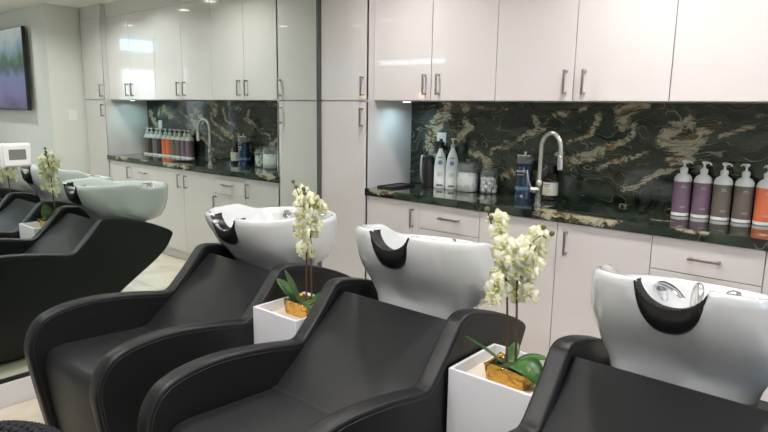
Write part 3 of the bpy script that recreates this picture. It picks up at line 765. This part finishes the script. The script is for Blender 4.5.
def flower_mesh():
    b = MB()
    def petal(a, L, W, cup):
        rows = []
        for i in range(7):
            t = i / 6; w = W * (sin(pi * (t ** .75) * .97 + .05)) ** .8 if 0 < t < 1 else W * .12
            row = []
            for k in range(5):
                u = (k / 4 - .5) * 2
                r = .004 + L * t; x = w * u
                row.append((cos(a) * r - sin(a) * x, cup * t * t + .10 * w * u * u * 4 + .004 * sin(9 * t + 3 * u), sin(a) * r + cos(a) * x))
            rows.append(row)
        b.grid(rows, 'petal')
    for a, L, W, c in ((pi / 2, .026, .011, .004), (pi / 2 + 2.25, .026, .0105, .005), (pi / 2 - 2.25, .026, .0105, .005), (0.12, .028, .0165, -.003), (pi - .12, .028, .0165, -.003)): petal(a, L, W, c)
    b.lathe([(0, -.008), (.003, -.007), (.0045, -.002), (.003, .003), (0, .004)], 'lip', n=8, axis=Matrix.Rotation(.9, 3, 'X'), c=(0, -.004, -.002))
    b.bm.verts.ensure_lookup_table()
    me = bpy.data.meshes.new('flower'); bmesh.ops.recalc_face_normals(b.bm, faces=b.bm.faces[:]); b.bm.to_mesh(me); b.bm.free()
    for q in b.mats: me.materials.append(q)
    return me
FM = flower_mesh()
def leaf(parent, base, dirv, L, W, lift, droop):
    d = Vector(dirv).normalized(); side = d.cross(Vector((0, 0, 1))).normalized(); b = MB(); rows = []; rows2 = []
    for i in range(11):
        t = i / 10; w = W * (sin(pi * (.06 + .94 * t) ** .85)) ** .7 if t < 1 else .001
        c = Vector(base) + d * (L * t * cos(lift)) + Vector((0, 0, L * t * sin(lift) - droop * t * t))
        rows.append([c + side * (w * u) + Vector((0, 0, .22 * w * abs(u) + .0012)) for u in (-1, -.5, 0, .5, 1)])
    R1, f1 = b.grid(rows)
    R2, f2 = b.grid([[p - Vector((0, 0, .0024)) for p in r] for r in rows])
    loop = lambda R: [r[0] for r in R] + R[-1][1:] + [r[-1] for r in R[-2::-1]] + R[0][-2:0:-1]
    l1, l2 = loop(R1), loop(R2); n = len(l1)
    b._fin([b.bm.faces.new((l1[i], l1[(i + 1) % n], l2[(i + 1) % n], l2[i])) for i in range(n)], None, True)
    return b.build('leaf', 'leaf', parent, sharp=0)
def orchid(label, loc, spikes, leaves, rz=0, seed=1):
    rnd = random.Random(seed)
    t = thing('orchid', label, 'plant', loc, rz, 'white orchids in gold pots')
    w, d, h = .070, .050, .062
    b = MB(); n = 40; rows = []
    for z, k in ((0, .93), (.004, .97), (.03, 1.0), (h - .004, 1.04), (h, 1.05), (h - .002, .98), (h - .014, .96)):
        row = []
        for i in range(n):
            a = 2 * pi * i / n; e = .25
            x = w * k * math.copysign(abs(cos(a)) ** e, cos(a)); y = d * k * math.copysign(abs(sin(a)) ** e, sin(a))
            j = .0022 * sin(7 * a + 60 * z) + (.0035 * sin(5 * a) if z > .055 else 0)
            row.append((x + j, y + j * .6, z + (.006 * sin(3 * a + 1) if z > .05 else 0)))
        rows.append(row)
    R_, _ = b.grid(rows, None, closed=True); b._fin([b.bm.faces.new(R_[0][::-1])], None, False)
    part_label(b.build('pot', 'gold', t, sharp=0), 'crinkled gold pot')
    b = MB(); b.box(-w * .94, w * .94, -d * .94, d * .94, h - .022, h - .012); b.build('moss', 'soil', t, sharp=0)
    for lf in leaves: leaf(t, *lf)
    for pts, flowers, buds in spikes:
        cv = smooth_curve(pts, 6); b = MB(); nseg = len(cv)
        b.tube(cv, [.0042 - .0026 * i / nseg for i in range(nseg)], n=8); b.build('stem', 'stem', t)
        for (fx, fy, fz, ry, rx, sc) in flowers:
            o = bpy.data.objects.new('flower', FM); COL.objects.link(o); o.parent = t; o.location = (fx, fy, fz)
            o.rotation_euler = (rx, rnd.uniform(-.4, .4), ry); o.scale = (sc, sc, sc)
        for (bx, by, bz, r) in buds:
            b = MB(); b.lathe([(0, -1.25 * r), (.75 * r, -.7 * r), (r, 0), (.75 * r, .75 * r), (0, 1.3 * r)], n=10); b.build('bud', 'bud', t, (bx, by, bz), (.4, .5, 0))
    return t
RD = Vector((.761, .648, 0)); FD = Vector((-.648, .761, 0))
def cluster(rows, seed, base):
    """rows: (offset along the cluster's broad side, height, half spread, count) -> flowers facing the front"""
    r = random.Random(seed); out = []
    for u, z, sp_, n in rows:
        for k in range(n):
            v = u + (((k + .5) / n - .5) * 2 * sp_ if n > 1 else 0) + r.uniform(-.006, .006)
            p = Vector(base) + RD * v + FD * r.uniform(-.055, .040)
            out.append((p.x, p.y, z + r.uniform(-.010, .010), r.uniform(-.9, 1.5), r.uniform(-.35, .25), r.uniform(1.05, 1.38)))
    return out
# right box
bs = (-.038, .020, 0)
sA = [(-.034, .030, .05), (-.038, .028, .20), (-.046, .020, .33), (-.060, .006, .42), (-.084, -.016, .50), (-.094, -.030, .548)]
sB = [(-.006, .040, .05), (-.010, .038, .20), (-.012, .034, .34), (.006, .040, .42), (.038, .062, .475), (.058, .078, .470)]
fA = cluster([(-.040, .515, .004, 1), (-.034, .490, .008, 2), (-.028, .462, .012, 2), (-.018, .432, .016, 2), (-.022, .402, .018, 2), (-.026, .368, .016, 2), (-.030, .335, .016, 2), (-.036, .300, .012, 2), (-.046, .268, .004, 1)], 11, bs)
fB = cluster([(.090, .470, .014, 2), (.068, .452, .034, 3), (.050, .428, .044, 4), (.044, .398, .044, 4), (.044, .366, .036, 3), (.046, .334, .030, 3), (.048, .300, .026, 2), (.046, .272, .012, 2)], 12, bs)
orchid('white orchid with a broad drooping leaf in a gold pot on the right planter box', (2.255, -1.297, ZP),
       [(sA, fA, [(-.096, -.032, .556, .0085), (-.086, -.022, .530, .008)]), (sB, fB, [(.048, .070, .505, .009), (.070, .086, .486, .009)])],
       [((-.03, .01, .045), (-.62, -.50, 0), .175, .018, .72, .02), ((.0, -.005, .055), (.74, -.10, 0), .148, .062, .55, .11), ((.0, .02, .05), (.70, .60, 0), .13, .030, .50, .04), ((-.02, .03, .045), (-.2, .9, 0), .10, .020, .8, .02)], 0, 3)
# left box
bs = (-.0, .03, 0)
sC = [(-.010, .026, .05), (-.008, .026, .20), (-.004, .024, .32), (-.004, .016, .42), (-.022, .0, .50), (-.040, -.014, .552)]
sD = [(.012, .036, .05), (.012, .034, .20), (.014, .030, .34), (.020, .024, .43), (.014, .014, .495), (.004, .008, .522)]
fC = cluster([(-.020, .505, .010, 2), (-.010, .482, .026, 3), (.010, .455, .050, 4), (.000, .425, .040, 4), (-.002, .395, .034, 3), (-.008, .362, .030, 3), (-.012, .330, .028, 2)], 21, bs)
fD = cluster([(-.014, .300, .026, 2), (-.016, .270, .022, 2), (-.012, .240, .012, 1), (.024, .440, .04, 3), (.010, .378, .03, 2)], 22, bs)
orchid('white orchid with small upright leaves in a gold pot on the left planter box', (1.296, -1.325, ZP + .009),
       [(sC, fC, [(-.040, -.014, .556, .0085), (-.030, -.008, .534, .008)]), (sD, fD, [(.0, .006, .528, .009), (.010, .0, .512, .008)])],
       [((-.02, -.01, .045), (-.85, -.25, 0), .155, .038, .80, .02), ((-.01, -.01, .045), (-.45, -.35, 0), .155, .042, 1.15, .0), ((.015, -.01, .055), (.7, -.1, 0), .13, .040, .30, .07), ((.02, .02, .045), (.3, .8, 0), .09, .022, .6, .01)], 0, 4)

# ------------------------------------------------------------------ knitted pouf
pf = thing('knitted_pouf', 'black chunky knitted pouf in the lower left corner before the chairs', 'pouf', (1.09, -2.505, 0))
PR, PH = .32, .392
def pz(u):   # half profile of the pouf: u 0 (top centre) .. 1 (bottom)
    a = pi * u; return (PR * (sin(a) ** .62 if 0 < u < 1 else 0), PH / 2 + PH / 2 * math.copysign(abs(cos(a)) ** .8, cos(a)))
b = MB(); b.lathe([(max(pz(k / 24)[0] - .008, 0), pz(k / 24)[1] * .985 + .003) for k in range(25)][::-1], n=40); core = b.build('cover', 'yarn', pf, sharp=0)
b = MB()
rows_n = 22
for k in range(1, rows_n - 2):
    r, z = pz(k / rows_n); n = max(8, int(2 * pi * r / .028))
    r2, z2 = pz((k + .8) / rows_n)
    for i in range(n):
        a = 2 * pi * (i + .5 * (k % 2)) / n; da = pi / n * .75
        p = lambda aa, rr, zz, o=.0: Vector(((rr + o) * cos(aa), (rr + o) * sin(aa), zz + o * .6))
        for s in (-1, 1):
            b.tube([p(a + s * da * 1.1, r, z, .0), p(a + s * da * .7, (r + r2) / 2, (z + z2) / 2, .006), p(a + s * .1 * da, r2, z2, .002)], [.006, .0085, .005], n=6)
o = b.build('knit_stitches', 'yarn', pf, sharp=0); o['kind'] = 'stuff'

# ------------------------------------------------------------------ television on the side wall
tv = thing('television', 'flat wall-mounted television showing a blue and green picture, seen in the mirror', 'television', (4.75, -.34, 1.36))
TW, THh = 1.24, .885
rt = Matrix.Rotation(math.radians(2.0), 4, 'X')
b = MB(); b.box(-TW / 2, TW / 2, -.075, -.035, 0, THh, bev=.004); b.build('casing', 'plastic', tv)
b = MB(); b.box(-.2, .2, -.036, 0, .25, .6); b.build('wall_mount', 'plastic', tv, sharp=0)
def tv_mat():
    m = bpy.data.materials.new('tv picture'); m.use_nodes = True; nt = m.node_tree; bs = nt.nodes['Principled BSDF']
    tc = nt.nodes.new('ShaderNodeTexCoord'); sx = nt.nodes.new('ShaderNodeSeparateXYZ'); nt.links.new(tc.outputs['Object'], sx.inputs[0])
    n = nt.nodes.new('ShaderNodeTexNoise'); n.inputs['Scale'].default_value = 5; n.inputs['Detail'].default_value = 4; nt.links.new(tc.outputs['Object'], n.inputs['Vector'])
    mm = nt.nodes.new('ShaderNodeMath'); mm.operation = 'MULTIPLY_ADD'; nt.links.new(n.outputs['Fac'], mm.inputs[0]); mm.inputs[1].default_value = .36; nt.links.new(sx.outputs['Z'], mm.inputs[2])
    mr = nt.nodes.new('ShaderNodeMapRange'); nt.links.new(mm.outputs[0], mr.inputs['Value']); mr.inputs['From Min'].default_value = .18; mr.inputs['From Max'].default_value = 1.06
    r = nt.nodes.new('ShaderNodeValToRGB'); e = r.color_ramp.elements
    st = [(0, (.05, .04, .12)), (.22, (.16, .12, .34)), (.42, (.14, .17, .36)), (.55, (.03, .06, .08)), (.64, (.05, .13, .05)), (.76, (.20, .28, .38)), (.88, (.42, .45, .48)), (1, (.5, .5, .5))]
    while len(e) < len(st): e.new(.5)
    for i, (p, c) in enumerate(st): e[i].position = p; e[i].color = (*c, 1)
    nt.links.new(mr.outputs[0], r.inputs['Fac'])
    nt.links.new(r.outputs['Color'], bs.inputs['Emission Color']); bs.inputs['Emission Strength'].default_value = .8
    bs.inputs['Base Color'].default_value = (.01, .01, .01, 1); bs.inputs['Roughness'].default_value = .08
    return m
b = MB(); b.box(-TW / 2 + .008, TW / 2 - .008, -.0765, -.0745, .018, THh - .008); b.build('screen', tv_mat(), tv, sharp=0)

# ------------------------------------------------------------------ lamps
def area(name, loc, rot, sx, sy, power, color, spread=None, shape='RECTANGLE', portal=False):
    l = bpy.data.lights.new(name, 'AREA'); l.shape = shape; l.size = sx
    if shape == 'RECTANGLE': l.size_y = sy
    l.energy = power; l.color = color
    if spread: l.spread = spread
    o = bpy.data.objects.new(name, l); COL.objects.link(o); o.location = loc; o.rotation_euler = rot
    if portal: l.cycles.is_portal = True
    return o
DL = [(.85, -.55), (2.15, -.50), (2.85, -.62), (4.57, -.91), (.76, -2.29), (1.56, -2.44), (2.15, -2.65), (2.98, -2.20)]
dll = ['recessed ceiling downlight in front of the left wall cabinet', 'recessed ceiling downlight in front of the middle wall cabinet', 'recessed ceiling downlight before the far wall cabinet', 'recessed ceiling downlight before the television',
       'recessed ceiling downlight above the seat of the mirror-side chair', 'recessed ceiling downlight above the front of the middle chair', 'recessed ceiling downlight above the gap before the right chair', 'recessed ceiling downlight above the front of the right chair']
P_DL = 11
for (x, y), l in zip(DL, dll):
    t = thing('ceiling_downlight', l, 'light', (x, y, H), 0, 'recessed ceiling downlights')
    b = MB(); b.lathe([(.070, -.001), (.088, -.001), (.088, -.004), (.072, -.008), (.070, -.006)], n=24, cap=False); b.build('trim_ring', 'whiteplastic', t)
    b = MB(); b.lathe([(0, -.0005), (.070, -.0005), (.070, -.003), (0, -.003)], n=24); b.build('lens', 'lampglass', t)
    area('downlight_lamp', (x, y, H - .012), (0, 0, 0), .15, .15, P_DL, (1, .955, .93), math.radians(150), 'DISK')
# warm bulbs on the rear wall
for i, (x, l) in enumerate(((2.9, 'warm globe wall lamp on the rear wall, under the high strip window'), (4.09, 'warm globe wall lamp on the rear wall, beside the tall shop window'))):
    t = thing('wall_lamp', l, 'light', (x, RY, 1.66), 0, 'warm globe lamps on the rear wall')
    b = MB(); b.lathe([(.05, 0), (.05, .015), (.02, .02), (.02, .06), (0, .06)], n=20, axis=Matrix.Rotation(-pi / 2, 3, 'X')); b.build('base', 'nickel', t)
    b = MB(); b.lathe([(0, -.05), (.035, -.036), (.05, 0), (.035, .036), (0, .05)], n=20, c=(0, .10, 0)); b.build('globe', 'bulb', t)
# under cabinet glow
for x in (.60, 3.06): area('puck_lamp', (x, .22, ZU - .012), (0, 0, 0), .05, .05, .75, (.62, .92, 1), math.radians(160), 'DISK')
# daylight portals in the window openings
area('portal_right', (RX + .11, -1.78, 1.675), (0, math.radians(90), 0), 1.46, 1.30, 1, (1, 1, 1), portal=True)
area('portal_shop', (4.825, RY - .09, 1.325), (math.radians(90), 0, 0), 1.25, 1.95, 1, (1, 1, 1), portal=True)
area('portal_rear', (3.25, RY - .09, 2.21), (math.radians(90), 0, 0), 1.5, .14, 1, (1, 1, 1), portal=True)

w = bpy.data.worlds.new('World'); scene.world = w; w.use_nodes = True; nt = w.node_tree
bg = nt.nodes['Background']; tc = nt.nodes.new('ShaderNodeTexCoord'); sx = nt.nodes.new('ShaderNodeSeparateXYZ'); r = nt.nodes.new('ShaderNodeValToRGB')
nt.links.new(tc.outputs['Generated'], sx.inputs[0]); nt.links.new(sx.outputs['Z'], r.inputs['Fac'])
e = r.color_ramp.elements
e[0].position = 0; e[0].color = (.35, .36, .36, 1); e[1].position = .5; e[1].color = (.50, .72, 1.0, 1)
k = e.new(.02); k.color = (.55, .58, .60, 1); k = e.new(.09); k.color = (.70, .84, 1.0, 1)
nt.links.new(r.outputs['Color'], bg.inputs['Color']); bg.inputs['Strength'].default_value = 20.0

# ------------------------------------------------------------------ camera
yaw, pitch, roll, f = .7052, .175, .0153, 605.0226
fwd = Vector((-sin(yaw) * cos(pitch), cos(yaw) * cos(pitch), -sin(pitch))); rgt = Vector((cos(yaw), sin(yaw), 0)); up = rgt.cross(fwd)
r2 = cos(roll) * rgt + sin(roll) * up; u2 = -sin(roll) * rgt + cos(roll) * up
cam = bpy.data.cameras.new('camera'); cam.sensor_width = 36; cam.lens = f / 768 * 36; cam.clip_start = .05
co = bpy.data.objects.new('camera', cam); COL.objects.link(co)
mw = Matrix((r2, u2, -fwd)).transposed().to_4x4(); mw.translation = (3.1258, -2.9623, 1.4343); co.matrix_world = mw
scene.camera = co
vs = scene.view_settings; vs.view_transform = 'Standard'; vs.look = 'None'; vs.exposure = 0.0; vs.gamma = 1; vs.use_curve_mapping = False
scene.cycles.max_bounces = 12; scene.cycles.glossy_bounces = 6; scene.cycles.transparent_max_bounces = 16
scene.cycles.sample_clamp_indirect = 6
